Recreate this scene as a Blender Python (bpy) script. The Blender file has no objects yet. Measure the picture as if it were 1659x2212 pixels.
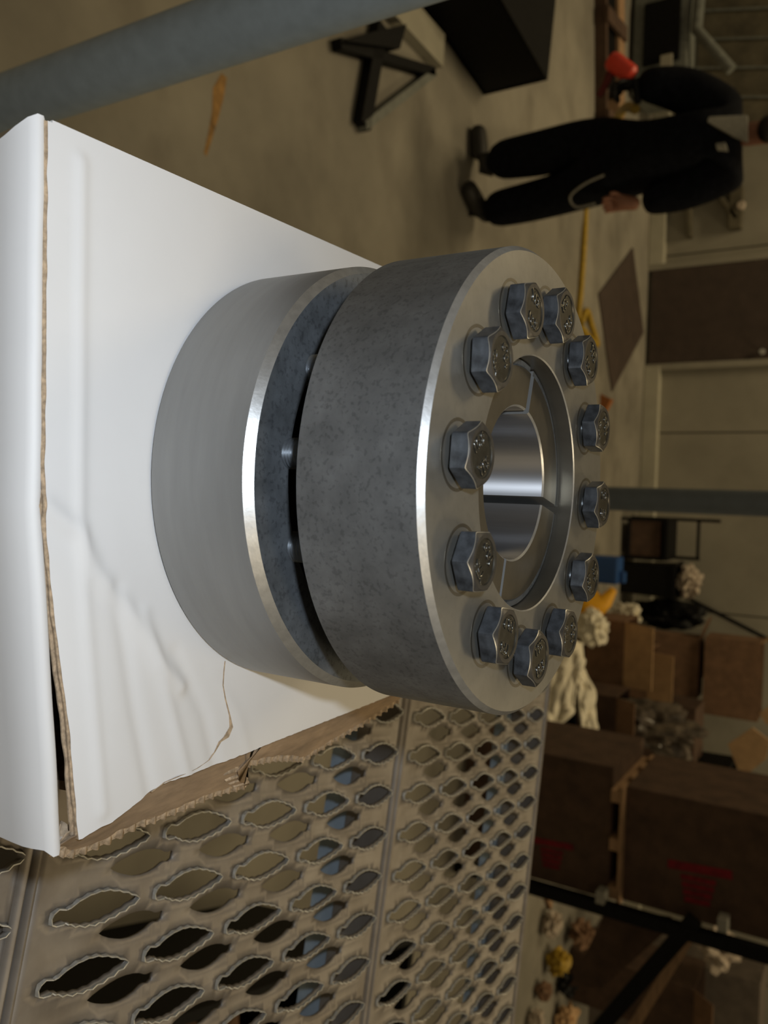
import bpy, bmesh, math, random
from mathutils import Vector, Matrix, geometry, noise
random.seed(7)
PI = math.pi
S = bpy.context.scene
COL = S.collection

# ------------------------------------------------------------ camera
F, PITCH, ROLL, YAW = 1800.46, 0.5463, 0.0489, 0.0450      # pixels (2212 high frame), radians
CAM = Vector((0.0, -0.2674, 0.2047))
fw = Vector((math.sin(YAW)*math.cos(PITCH), math.cos(YAW)*math.cos(PITCH), -math.sin(PITCH)))
_r = Vector((math.cos(YAW), -math.sin(YAW), 0)); _u = _r.cross(fw)
rt = _r*math.cos(ROLL) + _u*math.sin(ROLL)
up = -_r*math.sin(ROLL) + _u*math.cos(ROLL)
cd = bpy.data.cameras.new('camera'); cam = bpy.data.objects.new('camera', cd); COL.objects.link(cam)
M = Matrix(((up.x, -rt.x, -fw.x, CAM.x), (up.y, -rt.y, -fw.y, CAM.y), (up.z, -rt.z, -fw.z, CAM.z), (0, 0, 0, 1)))
cam.matrix_world = M                                       # camera held turned a quarter: world up runs to the right
cd.sensor_fit = 'VERTICAL'; cd.sensor_height = 36; cd.sensor_width = 27
cd.lens = F*36/2212; cd.clip_start = 0.01; cd.clip_end = 60
cd.dof.use_dof = True; cd.dof.focus_distance = 0.285; cd.dof.aperture_fstop = 17
S.camera = cam

def ray(x, y): return fw + ((x-829.5)*up + (y-1106)*rt)/F
def at(x, y, Y):
    d = ray(x, y); return CAM + d*((Y-CAM.y)/d.y)
def flo(x, y, z=None):
    d = ray(x, y); return CAM + d*(((FLOOR if z is None else z)-CAM.z)/d.z)
FLOOR = -2.065
GR = -0.082                                                # top of the grating

# ------------------------------------------------------------ world, lights, exposure
w = bpy.data.worlds.new('world'); S.world = w; w.use_nodes = True
bg = w.node_tree.nodes['Background']; bg.inputs[0].default_value = (1.0, 0.80, 0.49, 1); bg.inputs[1].default_value = 0.12
def area(name, loc, size, power, color, target):
    l = bpy.data.lights.new(name, 'AREA'); l.shape = 'RECTANGLE'; l.size, l.size_y = size; l.energy = power; l.color = color
    o = bpy.data.objects.new(name, l); COL.objects.link(o); o.location = loc
    o.rotation_euler = (Vector(target)-Vector(loc)).to_track_quat('-Z', 'Y').to_euler(); return o
for i, (x, y, pw) in enumerate([(-3.5, 6.3, 165), (3.5, 6.3, 115)]):
    area('ceiling_lamp', (x, y, 5.0), (2.4, 1.2), pw, (1.0, 0.79, 0.46), (x, y, -2))
area('box_fill_light', (0.9, -0.8, 2.1), (0.7, 0.35), 9, (1.0, 0.80, 0.50), (0, 0.1, 0))  # unseen fill light, added to warm and brighten the box
fl = bpy.data.lights.new('camera_flash', 'POINT'); fl.energy = 2.55; fl.color = (0.82, 0.91, 1.0); fl.shadow_soft_size = 0.007
fo = bpy.data.objects.new('camera_flash', fl); COL.objects.link(fo); fo.location = CAM - rt*0.030 + up*0.026 - fw*0.0
S.view_settings.view_transform = 'Standard'; S.view_settings.look = 'None'
S.view_settings.gamma = 1; S.view_settings.use_curve_mapping = False; S.view_settings.exposure = 0.0

# ------------------------------------------------------------ materials
MATS = {}
def mat(name, base, rough=0.6, metal=0.0, var=0.12, scale=40, bump=0.0, bscale=None, dark=None, spots=0.0, spec=None, aniso=0.0, stretch=None):
    if name in MATS: return MATS[name]
    m = bpy.data.materials.new(name); m.use_nodes = True; nt = m.node_tree; N = nt.nodes; L = nt.links
    b = N['Principled BSDF']; b.inputs['Roughness'].default_value = rough; b.inputs['Metallic'].default_value = metal
    if spec is not None: b.inputs['Specular IOR Level'].default_value = spec
    if aniso:
        b.inputs['Anisotropic'].default_value = aniso; tg = N.new('ShaderNodeTangent'); tg.direction_type = 'RADIAL'; tg.axis = 'Z'; L.new(tg.outputs[0], b.inputs['Tangent']); b.inputs['Anisotropic Rotation'].default_value = 0.25
    tc = N.new('ShaderNodeTexCoord'); mp = N.new('ShaderNodeMapping'); L.new(tc.outputs['Object'], mp.inputs[0])
    if stretch: mp.inputs['Scale'].default_value = stretch
    n = N.new('ShaderNodeTexNoise'); n.inputs['Scale'].default_value = scale; n.inputs['Detail'].default_value = 6; n.inputs['Roughness'].default_value = 0.6
    L.new(mp.outputs[0], n.inputs['Vector'])
    r = N.new('ShaderNodeValToRGB'); L.new(n.outputs['Fac'], r.inputs[0])
    d = dark or tuple(max(0, c*(1-var*2)) for c in base); h = tuple(min(1, c*(1+var)) for c in base)
    r.color_ramp.elements[0].position = 0.3; r.color_ramp.elements[0].color = (*d, 1)
    r.color_ramp.elements[1].position = 0.7; r.color_ramp.elements[1].color = (*h, 1)
    out = r.outputs[0]
    if spots:
        n2 = N.new('ShaderNodeTexNoise'); n2.inputs['Scale'].default_value = scale*6; n2.inputs['Detail'].default_value = 4
        L.new(mp.outputs[0], n2.inputs['Vector'])
        r2 = N.new('ShaderNodeValToRGB'); r2.color_ramp.elements[0].position = 0.36; r2.color_ramp.elements[1].position = 0.46
        r2.color_ramp.elements[0].color = (1-spots,)*3+(1,); r2.color_ramp.elements[1].color = (1, 1, 1, 1)
        L.new(n2.outputs['Fac'], r2.inputs[0])
        mx = N.new('ShaderNodeMixRGB'); mx.blend_type = 'MULTIPLY'; mx.inputs[0].default_value = 1
        L.new(out, mx.inputs[1]); L.new(r2.outputs[0], mx.inputs[2]); out = mx.outputs[0]
    L.new(out, b.inputs['Base Color'])
    if bump:
        n3 = N.new('ShaderNodeTexNoise'); n3.inputs['Scale'].default_value = bscale or scale*4; n3.inputs['Detail'].default_value = 5
        L.new(mp.outputs[0], n3.inputs['Vector'])
        bp = N.new('ShaderNodeBump'); bp.inputs['Strength'].default_value = bump; bp.inputs['Distance'].default_value = 0.1/(bscale or scale*4)
        L.new(n3.outputs['Fac'], bp.inputs['Height']); L.new(bp.outputs[0], b.inputs['Normal'])
    MATS[name] = m; return m
satin = mat('turned_satin_steel', (0.31, 0.31, 0.305), 0.45, 0.70, 0.04, 25, 0.05, 900, stretch=(1, 1, 8))
phos = mat('phosphated_dark_steel', (0.30, 0.31, 0.32), 0.44, 0.88, 0.12, 120, 0.10, 700, spots=0.22)
phos_face = mat('phosphated_ring_face', (0.13, 0.142, 0.155), 0.55, 0.45, 0.18, 110, 0.15, 500, spots=0.3)
topface = mat('ground_top_face_steel', (0.25, 0.243, 0.222), 0.45, 0.75, 0.06, 60, 0.06, 700, spots=0.05)
bright = mat('bright_chamfer_steel', (0.62, 0.63, 0.64), 0.36, 0.9, 0.08, 300, 0.25, 900)
hubm = mat('oiled_hub_face_steel', (0.19, 0.175, 0.145), 0.36, 0.85, 0.10, 50, 0.05, 500)
borem = mat('polished_bore_steel', (0.40, 0.40, 0.415), 0.50, 0.92, 0.10, 120, 0.02, 300, stretch=(1, 1, 0.04), aniso=0.97)
boltm = mat('black_oxide_bolt_steel', (0.055, 0.060, 0.068), 0.42, 0.35, 0.35, 220, 0.1, 900)
boltc = mat('worn_bolt_chamfer', (0.075, 0.07, 0.064), 0.42, 0.6, 0.15, 300, 0.1, 900)
boltt = mat('black_oxide_bolt_top', (0.05, 0.046, 0.036), 0.30, 0.5, 0.25, 300, 0.1, 900)
edgem = mat('edge_glint_steel', (0.5, 0.5, 0.48), 0.35, 0.9, 0.1, 300)  # flash glint on the bolt edges, put into the colour
markm = mat('raised_mark_steel', (0.16, 0.16, 0.15), 0.16, 0.9, 0.15, 500)
thread = mat('oiled_thread_steel', (0.28, 0.31, 0.35), 0.25, 0.8, 0.1, 300)
white = mat('white_coated_board', (0.74, 0.74, 0.755), 0.55, 0, 0.015, 18, 0.03, 90)
kraft = mat('brown_kraft_liner', (0.33, 0.235, 0.15), 0.85, 0, 0.2, 160, 0.35, 500, stretch=(1, 0.25, 1))
kraftl = mat('torn_kraft_edge', (0.50, 0.38, 0.26), 0.9, 0, 0.25, 500, 0.5, 900)
galv = mat('galvanised_steel', (0.285, 0.262, 0.24), 0.52, 0.45, 0.15, 28, 0.12, 300, dark=(0.20, 0.175, 0.15))
galvrim = mat('galvanised_cut_edge', (0.58, 0.58, 0.55), 0.45, 0.5, 0.12, 300)
blue = mat('grey_blue_paint', (0.36, 0.45, 0.55), 0.42, 0, 0.06, 60, 0.05, 500)
poles = mat('dimmed_grey_blue_paint', (0.13, 0.155, 0.18), 0.5, 0, 0.06, 20)  # same paint as the near post, darkened for standing beyond the flash
conc = mat('stained_concrete', (0.27, 0.25, 0.205), 0.75, 0, 0.22, 0.9, 0.08, 60)
wallm = mat('dusty_wall_panel', (0.31, 0.29, 0.235), 0.85, 0, 0.12, 1.3, 0.05, 30)
curbm = mat('pale_wall_base', (0.42, 0.40, 0.32), 0.8, 0, 0.1, 3)
doorm = mat('brown_door_paint', (0.06, 0.041, 0.032), 0.7, 0, 0.12, 8)
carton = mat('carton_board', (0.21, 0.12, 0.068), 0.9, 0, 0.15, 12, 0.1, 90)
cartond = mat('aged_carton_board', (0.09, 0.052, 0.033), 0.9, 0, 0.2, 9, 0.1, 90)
cartonl = mat('lit_carton_flap', (0.56, 0.36, 0.19), 0.9, 0, 0.1, 12)  # carton board lightened in colour for flaps that face up into the light
black = mat('black_steel', (0.006, 0.006, 0.0065), 0.6, 0, 0.2, 30, spec=0.15)
blackp = mat('black_plastic', (0.006, 0.006, 0.007), 0.5, 0, 0.2, 10, 0.3, 30, spec=0.2)
tableg = mat('pale_table_board', (0.36, 0.34, 0.27), 0.7, 0, 0.06, 6)
cloth = mat('navy_work_cloth', (0.008, 0.009, 0.013), 0.95, 0, 0.25, 30, 0.3, 120, spec=0.1)
cloth2 = mat('dark_trouser_cloth', (0.009, 0.010, 0.012), 0.95, 0, 0.25, 30, 0.3, 120)
shoe = mat('worn_black_leather', (0.03, 0.027, 0.022), 0.6, 0, 0.3, 60)
skin = mat('skin', (0.36, 0.17, 0.11), 0.55, 0, 0.1, 40)
skin.node_tree.nodes['Principled BSDF'].inputs['Subsurface Weight'].default_value = 0.1
shirt = mat('grey_undershirt', (0.30, 0.29, 0.25), 0.9, 0, 0.1, 60)
hairm = mat('dark_hair', (0.015, 0.011, 0.009), 0.7, 0, 0.3, 200)
red = mat('red_orange_housing', (0.9, 0.07, 0.035), 0.45, 0, 0.05, 20)
dred = mat('dark_red_grip', (0.14, 0.012, 0.01), 0.6, 0, 0.1, 20)
yel = mat('yellow_hose', (0.42, 0.27, 0.02), 0.6, 0, 0.15, 30)
yelb = mat('yellow_plastic', (0.85, 0.42, 0.01), 0.5, 0, 0.05, 20)
blup = mat('blue_plastic', (0.015, 0.07, 0.24), 0.5, 0, 0.05, 20)
film = mat('crumpled_white_plastic', (0.86, 0.80, 0.64), 0.6, 0, 0.12, 8, 0.4, 30)
paperm = mat('crumpled_pale_paper', (0.50, 0.42, 0.34), 0.9, 0, 0.15, 12, 0.3, 40)
pine = mat('pine_board', (0.36, 0.22, 0.12), 0.85, 0, 0.15, 10, stretch=(1, 1, 6))
rprint = mat('dark_red_print', (0.20, 0.008, 0.014), 0.9, 0, 0.25, 30)
ppaint = mat('orange_floor_paint', (0.36, 0.20, 0.06), 0.8, 0, 0.3, 20)
greym = mat('grey_machine_paint', (0.17, 0.18, 0.16), 0.6, 0, 0.15, 20)
meshm = mat('dark_mesh_screen', (0.115, 0.10, 0.065), 0.85, 0, 0.25, 5)
green = mat('green_plastic', (0.05, 0.35, 0.06), 0.6)
def floor_marks():
    m = conc; nt = m.node_tree; N = nt.nodes; L = nt.links; b = N['Principled BSDF']
    src = b.inputs['Base Color'].links[0].from_socket
    tc = N.new('ShaderNodeTexCoord'); mp = N.new('ShaderNodeMapping'); mp.inputs['Scale'].default_value = (1.0, 1.8, 1); mp.inputs['Rotation'].default_value = (0, 0, 0.6)
    L.new(tc.outputs['Object'], mp.inputs[0])
    n = N.new('ShaderNodeTexNoise'); n.inputs['Scale'].default_value = 1.6; n.inputs['Detail'].default_value = 8; n.inputs['Distortion'].default_value = 0.3
    L.new(mp.outputs[0], n.inputs['Vector'])
    r = N.new('ShaderNodeValToRGB'); r.color_ramp.elements[0].position = 0.36; r.color_ramp.elements[1].position = 0.5
    r.color_ramp.elements[0].color = (0.80, 0.79, 0.78, 1); r.color_ramp.elements[1].color = (1, 1, 1, 1); L.new(n.outputs['Fac'], r.inputs[0])
    mx = N.new('ShaderNodeMixRGB'); mx.blend_type = 'MULTIPLY'; mx.inputs[0].default_value = 1
    L.new(src, mx.inputs[1]); L.new(r.outputs[0], mx.inputs[2]); L.new(mx.outputs[0], b.inputs['Base Color'])
floor_marks()

# ------------------------------------------------------------ helpers
def thing(name, label, cat, loc=(0, 0, 0), rotz=0.0, group=None):
    o = bpy.data.objects.new(name, None); COL.objects.link(o); o.location = loc; o.rotation_euler = (0, 0, rotz)
    o.empty_display_size = 0.05; o['label'] = label; o['category'] = cat
    if group: o['group'] = group
    return o
def tag(o, label, cat, group=None):
    o['label'] = label; o['category'] = cat
    if group: o['group'] = group
    return o
def obj(name, bm, mats, parent=None, smooth=False, kind=None, label=None):
    me = bpy.data.meshes.new(name)
    if isinstance(bm, bmesh.types.BMesh):
        bmesh.ops.recalc_face_normals(bm, faces=bm.faces[:]); bm.to_mesh(me); bm.free()
    else: me.from_pydata(bm[0], [], bm[1])
    if not isinstance(mats, (list, tuple)): mats = [mats]
    for m in mats: me.materials.append(m)
    o = bpy.data.objects.new(name, me); COL.objects.link(o)
    if parent: o.parent = parent
    if smooth:
        for p in me.polygons: p.use_smooth = True
        me.set_sharp_from_angle(angle=math.radians(smooth if smooth > 1 else 35))
    if kind: o['kind'] = kind
    if label: o['label'] = label
    return o
def box(bm, c, s, rot=None, mi=0, bev=0.0):
    mtx = Matrix.Translation(Vector(c)) @ (rot.to_4x4() if rot else Matrix()) @ Matrix.Diagonal((*s, 1))
    r = bmesh.ops.create_cube(bm, size=1, matrix=mtx)
    fs = set(f for v in r['verts'] for f in v.link_faces)
    for f in fs: f.material_index = mi
    if bev:
        es = set(e for v in r['verts'] for e in v.link_edges)
        bmesh.ops.bevel(bm, geom=list(es), offset=bev, segments=2, affect='EDGES', profile=0.6)
def tube(bm, pts, rad, seg=12, mi=0, cap=True):
    pts = [Vector(p) for p in pts]; rads = rad if isinstance(rad, (list, tuple)) else [rad]*len(pts)
    rings = []; prev = None
    for i, p in enumerate(pts):
        t = (pts[min(i+1, len(pts)-1)]-pts[max(i-1, 0)]).normalized()
        if prev is None: a = t.orthogonal().normalized()
        else:
            a = (prev - t*prev.dot(t)).normalized()
        prev = a; b = t.cross(a)
        rings.append([bm.verts.new(p+(a*math.cos(2*PI*k/seg)+b*math.sin(2*PI*k/seg))*rads[i]) for k in range(seg)])
    for i in range(len(rings)-1):
        for k in range(seg):
            f = bm.faces.new((rings[i][k], rings[i][(k+1) % seg], rings[i+1][(k+1) % seg], rings[i+1][k])); f.material_index = mi
    if cap:
        for r in (rings[0], rings[-1]):
            f = bm.faces.new(r if r is rings[-1] else r[::-1]); f.material_index = mi
def lathe(bm, prof, seg=192, mats=None, a0=0, a1=2*PI, closed_prof=True):
    """revolve a closed profile [(r,z)] about Z; mats[i] = material of the edge i -> i+1"""
    full = abs(a1-a0-2*PI) < 1e-6; n = seg if full else seg+1
    rings = [[bm.verts.new((r*math.cos(a0+(a1-a0)*k/seg), r*math.sin(a0+(a1-a0)*k/seg), z)) for r, z in prof] for k in range(n)]
    P = len(prof)
    for k in range(seg):
        A = rings[k]; B = rings[(k+1) % n]
        for i in range(P if closed_prof else P-1):
            j = (i+1) % P
            f = bm.faces.new((A[i], A[j], B[j], B[i])); f.material_index = mats[i] if mats else 0
    if not full and closed_prof: bm.faces.new(rings[0]); bm.faces.new(rings[-1][::-1])
def prism(bm, poly, n, mi=0):
    """poly = list of 3D points; extruded by vector n into a solid"""
    n = Vector(n); A = [bm.verts.new(Vector(p)) for p in poly]; B = [bm.verts.new(Vector(p)+n) for p in poly]
    k = len(poly); fs = [bm.faces.new(A[::-1]), bm.faces.new(B)]
    for i in range(k): fs.append(bm.faces.new((A[i], A[(i+1) % k], B[(i+1) % k], B[i])))
    for f in fs: f.material_index = mi
def copy_tree(o, parent=None):
    c = o.copy(); COL.objects.link(c)
    if parent: c.parent = parent
    for ch in list(o.children): copy_tree(ch, c)
    return c

# ============================================================ THE SETTING
bm = bmesh.new(); box(bm, (0, 2.5, FLOOR-0.1), (24, 22, 0.2)); o = obj('floor', bm, conc); o['kind'] = 'structure'
bm = bmesh.new()
WY = 8.62
for k in range(-5, 6):                                     # broad wall panels with recessed joints
    box(bm, (k*1.83+0.35, WY+0.13, 1.6), (1.815, 0.1, 7.33))
box(bm, (0.35, WY+0.18, 1.6), (20.2, 0.1, 7.33))
o = obj('wall_back', bm, wallm); o['kind'] = 'structure'; 
bm = bmesh.new()
box(bm, (-6.2, WY+0.05, FLOOR+0.08), (7.8, 0.11, 0.16), bev=0.01)
box(bm, (4.2, WY+0.05, FLOOR+0.08), (10.9, 0.11, 0.16), bev=0.01); o = obj('baseboard_back', bm, curbm); o['kind'] = 'structure'
# brown door with frame, knob
d0 = bpy.data.objects.new('door_1', None); COL.objects.link(d0); d0.location = (-1.76, WY+0.04, FLOOR); d0['kind'] = 'structure'
bm = bmesh.new(); box(bm, (0, 0, 1.06), (0.97, 0.05, 2.04), bev=0.004); obj('door_leaf', bm, doorm, d0)
bm = bmesh.new(); box(bm, (-0.515, 0.01, 1.08), (0.06, 0.09, 2.16)); box(bm, (0.515, 0.01, 1.08), (0.06, 0.09, 2.16)); box(bm, (0, 0.01, 2.13), (1.09, 0.09, 0.07)); obj('door_frame', bm, wallm, d0)
bm = bmesh.new(); tube(bm, [(0.42, -0.02, 1.13), (0.42, -0.05, 1.13), (0.42, -0.06, 1.13), (0.42, -0.085, 1.13)], [0.018, 0.012, 0.03, 0.022], 16); obj('door_knob', bm, galvrim, d0, 40)

# ============================================================ COUPLING
R = 0.0775
cp = thing('shaft_locking_coupling', 'round steel shaft coupling of two thick rings and twelve hex bolts on white box', 'coupling', (0, 0, 0.0003))
bm = bmesh.new()
lathe(bm, [(0.0590, 0.001), (0.0765, 0), (R, 0.001), (R, 0.0360), (R, 0.0392), (0.0750, 0.0416), (0.0585, 0.0416), (0.0560, 0.038)], 256, [0, 0, 0, 0, 1, 2, 2, 2])
obj('lower_ring', bm, [satin, bright, phos_face], cp, 18, label='smooth light grey lower ring with bright chamfer')
bm = bmesh.new()
lathe(bm, [(0.0560, 0.0589), (0.0770, 0.0589), (R, 0.0594), (R, 0.0985), (0.0760, 0.1003), (0.0432, 0.1003), (0.0428, 0.0999), (0.0428, 0.062)], 256, [2, 1, 0, 1, 3, 1, 4, 4])
obj('upper_ring', bm, [phos, bright, phos_face, topface, hubm], cp, 18, label='mottled dark grey upper ring')
# hub with four slits
bm = bmesh.new(); HZ = 0.0943
slits = [(162.5, 0.0030), (-15.7, 0.0018), (76.3, 0.0031), (-105, 0.0020)]
slits.sort()
for i, (a, wd) in enumerate(slits):
    b, wb = slits[(i+1) % 4]
    if b < a: b += 360
    ri, ro = 0.0262, 0.0424
    n = 48; rings = []
    prof = [(ri, 0.001), (ri, HZ-0.0006), (ri+0.0006, HZ), (ro-0.0025, HZ), (ro-0.0018, HZ-0.0006), (ro, HZ-0.0006), (ro, 0.001)]
    for k in range(n+1):
        col = []
        for r, z in prof:
            da = math.degrees(wd/2/r); db = math.degrees(wb/2/r)
            t = math.radians((a+da) + ((b-db)-(a+da))*k/n)
            col.append(bm.verts.new((r*math.cos(t), r*math.sin(t), z)))
        rings.append(col)
    mi = [1, 2, 0, 3, 3, 0, 0]
    for k in range(n):
        for q in range(7):
            f = bm.faces.new((rings[k][q], rings[k][(q+1) % 7], rings[k+1][(q+1) % 7], rings[k+1][q])); f.material_index = mi[q]
    for rr in (rings[0], rings[-1][::-1]):
        f = bm.faces.new(rr); f.material_index = 4
obj('slit_hub', bm, [hubm, borem, bright, phos_face, satin], cp, 20, label='split inner hub with polished bore')

# bolts ------------------------------------------------------
AF2 = 0.00835; HH = 0.0060; NA = 96
def head_mesh():
    bm = bmesh.new(); rc = AF2*0.95; rin = AF2*0.80
    def rh(t):
        m = (t+PI/6) % (PI/3) - PI/6
        return min(AF2/math.cos(m), AF2*1.135)
    B, W0, W, E, C1, C2, Z = [], [], [], [], [], [], []
    for k in range(NA):
        t = 2*PI*k/NA; c, s = math.cos(t), math.sin(t); r = rh(t); zt = HH - max(0, r-rc)*math.tan(math.radians(31))
        B.append(bm.verts.new((c*(r-0.0004), s*(r-0.0004), 0))); W0.append(bm.verts.new((c*r, s*r, 0.0004)))
        W.append(bm.verts.new((c*r, s*r, zt-0.00018))); E.append(bm.verts.new((c*(r-0.00022), s*(r-0.00022), zt)))
        C1.append(bm.verts.new((c*rc, s*rc, HH))); C2.append(bm.verts.new((c*rin, s*rin, HH-0.00005))); Z.append(bm.verts.new((c*rin*0.96, s*rin*0.96, HH-0.0004)))
    for rows, mi in ((B, W0, 0), (W0, W, 0), (W, E, 2), (E, C1, 1), (C1, C2, 1), (C2, Z, 3)) and [((B, W0), 0), ((W0, W), 0), ((W, E), 2), ((E, C1), 1), ((C1, C2), 1), ((C2, Z), 3)]:
        a, b = rows
        for k in range(NA):
            f = bm.faces.new((a[k], a[(k+1) % NA], b[(k+1) % NA], b[k])); f.material_index = mi
    f = bm.faces.new(Z); f.material_index = 3
    bm.faces.new(B[::-1])
    return bm
def shank_mesh():
    bm = bmesh.new(); pts = []; rads = []
    z = -0.002; 
    pts.append((0, 0, 0.0004)); rads.append(0.0045)
    pts.append((0, 0, -0.043)); rads.append(0.0045)
    z = -0.0432
    while z > -0.072:
        pts.append((0, 0, z)); rads.append(0.0050); pts.append((0, 0, z-0.0006)); rads.append(0.0043); z -= 0.0012
    tube(bm, pts, rads, 32); return bm
def text_mesh(txt, size, depth):
    cu = bpy.data.curves.new('raised_mark', 'FONT'); cu.body = txt; cu.size = size; cu.extrude = depth; cu.bevel_depth = size*0.03; cu.offset = size*0.02
    cu.align_x = 'CENTER'; cu.align_y = 'CENTER'; cu.resolution_u = 2; cu.bevel_resolution = 1
    o = bpy.data.objects.new('tmp', cu); COL.objects.link(o); bpy.context.view_layer.update()
    me = bpy.data.meshes.new_from_object(o.evaluated_get(bpy.context.evaluated_depsgraph_get()))
    COL.objects.unlink(o); bpy.data.objects.remove(o); return me
m1 = text_mesh('10.9', 0.0046, 0.00012); m2 = text_mesh('YFS', 0.0046, 0.00012)
for m in (m1, m2): m.materials.clear(); m.materials.append(markm)
bolt0 = bpy.data.objects.new('hex_bolt', None); COL.objects.link(bolt0); bolt0.parent = cp; bolt0.empty_display_size = 0.01
h = obj('bolt_head', head_mesh(), [boltm, boltc, edgem, boltt], bolt0, 22)
for me, y in ((m1, 0.0037), (m2, -0.0037)):
    t = bpy.data.objects.new('raised_mark', me); COL.objects.link(t); t.parent = bolt0; t.location = (0, y, HH-0.0003)
obj('threaded_shank', shank_mesh(), thread, bolt0, 30)
bm = bmesh.new()
lathe(bm, [(0.0094, -0.0016), (0.0094, -0.00155), (0.0104, -0.00155), (0.0104, -0.0016)], 48); 
obj('seat_ring', bm, hubm, bolt0)
# turning of each head: pixel-measured position of one vertical corner (degrees)
turn = [(-97.5, 24.1), (-127.5, 27.8), (-157.5, 13.2), (172.5, 28.0), (142.5, 23.8), (112.5, 48.2), (82.5, 15.6), (52.5, 16.0), (22.5, 47.4), (-7.5, 26.2), (-37.5, 48.8), (-67.5, 57.2)]
mrot = [95, 175, 60, 100, 20, 150, 70, 10, 130, 80, 200, 160]
for i, (a, ph) in enumerate(turn):
    b = bolt0 if i == 0 else bpy.data.objects.new('hex_bolt', None)
    if i: 
        COL.objects.link(b); b.parent = cp
        for ch in list(bolt0.children):
            c = ch.copy(); COL.objects.link(c); c.parent = b
    ra = math.radians(a)
    b.location = (0.0580*math.cos(ra), 0.0580*math.sin(ra), 0.1003+0.0016)
    b.rotation_euler = (0, 0, math.radians(ph))
    for ch in b.children:
        if ch.name.startswith('raised_mark'):
            k = 1 if ch.location.y > 0 else -1; t = math.radians(mrot[i]); 
            ch.location = (-math.sin(t)*0.0037*k, math.cos(t)*0.0037*k, HH-0.0003); ch.rotation_euler = (0, 0, t)

# ============================================================ WHITE CARDBOARD BOX
bx = thing('cardboard_box', 'dented white cardboard box with torn brown edge under the steel coupling', 'box', (0, 0, GR))
ZB = -GR
def bz(x, y, z): return Vector((x, y, z+ZB))               # world z -> box local
def front_y(x):
    if x < 0.01: return -0.1165
    t = (x-0.01)/0.101; return -0.1165+0.010*t
creases = [([(0.010, -0.1155), (0.018, -0.104), (0.030, -0.098), (0.040, -0.088), (0.050, -0.080), (0.062, -0.072), (0.072, -0.062)], 0.0013, 0.0030),
           ([(-0.09, -0.1045), (0.012, -0.1040), (0.05, -0.100), (0.105, -0.094)], 0.0008, 0.0022),
           ([(0.036, -0.090), (0.075, -0.082), (0.110, -0.073)], -0.0009, 0.0028),
           ([(0.045, -0.078), (0.080, -0.066), (0.110, -0.056)], 0.0008, 0.0026),
           ([(0.060, -0.064), (0.085, -0.050), (0.110, -0.042)], -0.0007, 0.003),
           ([(0.070, -0.045), (0.090, -0.032), (0.110, -0.024)], 0.0003, 0.003)]
def segd(p, a, b):
    a = Vector(a); b = Vector(b); d = b-a; t = max(0, min(1, (p-a).dot(d)/d.length_squared)); return (p-a-d*t).length
def top_z(x, y):
    if math.hypot(x, y) < R+0.002: return 0.0
    fall = min(1.0, (math.hypot(x, y)-R-0.002)/0.012)
    p = Vector((x, y)); z = 0
    for pts, hgt, wd in creases:
        d = min(segd(p, pts[i], pts[i+1]) for i in range(len(pts)-1)); s = d/wd
        z += hgt*math.exp(-s*s) 
    z += 0.0004*noise.noise(Vector((x*28, y*28, 1.3)))
    # crushed front-right part bends down a little
    if x > 0.01 and y < -0.09: z -= 0.0025*min(1, (x-0.01)/0.05)*((-0.09-y)/0.02)**1.5 if y > -0.12 else 0
    return z*fall - 0.0002*0
BD = 0.0960
RX = [(-0.107, 0.1112), (-0.1006, 0.1113), (-0.0953, 0.1099), (-0.0903, 0.1096), (-0.079, 0.1063), (-0.0696, 0.1038), (-0.0375, 0.1046), (0.0860, 0.1049)]
def right_x(y):                                            # torn white edge on the right
    pts = RX
    for (y0, x0), (y1, x1) in zip(pts, pts[1:]):
        if y <= y1: t = max(0, (y-y0)/(y1-y0)); return x0+(x1-x0)*t
    return pts[-1][1]
def top_panel():
    bm = bmesh.new(); nx, ny = 170, 170; T = 0.0030; G = []; H = []
    for j in range(ny+1):
        rowa, rowb = [], []
        for i in range(nx+1):
            s = i/nx; t = j/ny
            x = -0.0975+s*0.2065
            y0 = front_y(x)+0.0006+(0.004*min(1, max(0, (x-0.012)/0.06)))+0.0004*noise.noise(Vector((x*150, 0, 0)))
            y = y0+(BD-y0)*t
            xr = right_x(y)+0.0003*noise.noise(Vector((0, y*400, 3))); x = -0.0975+s*(xr+0.0975)
            z = top_z(x, y)
            rowa.append(bm.verts.new(bz(x, y, z))); rowb.append(bm.verts.new(bz(x, y, z-T)))
        G.append(rowa); H.append(rowb)
    for j in range(ny):
        for i in range(nx):
            bm.faces.new((G[j][i], G[j][i+1], G[j+1][i+1], G[j+1][i]))
            f = bm.faces.new((H[j][i], H[j+1][i], H[j+1][i+1], H[j][i+1])); f.material_index = 1
    for i in range(nx):
        f = bm.faces.new((G[0][i], H[0][i], H[0][i+1], G[0][i+1])); f.material_index = 1
        f = bm.faces.new((G[ny][i], G[ny][i+1], H[ny][i+1], H[ny][i])); f.material_index = 1
    for j in range(ny):
        bm.faces.new((G[j][0], G[j+1][0], H[j+1][0], H[j][0]))
        f = bm.faces.new((G[j][nx], H[j][nx], H[j+1][nx], G[j+1][nx])); f.material_index = 1
    return bm
o = obj('top_panel', top_panel(), [white, kraftl], bx, 40, label='white creased top panel')
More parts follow.
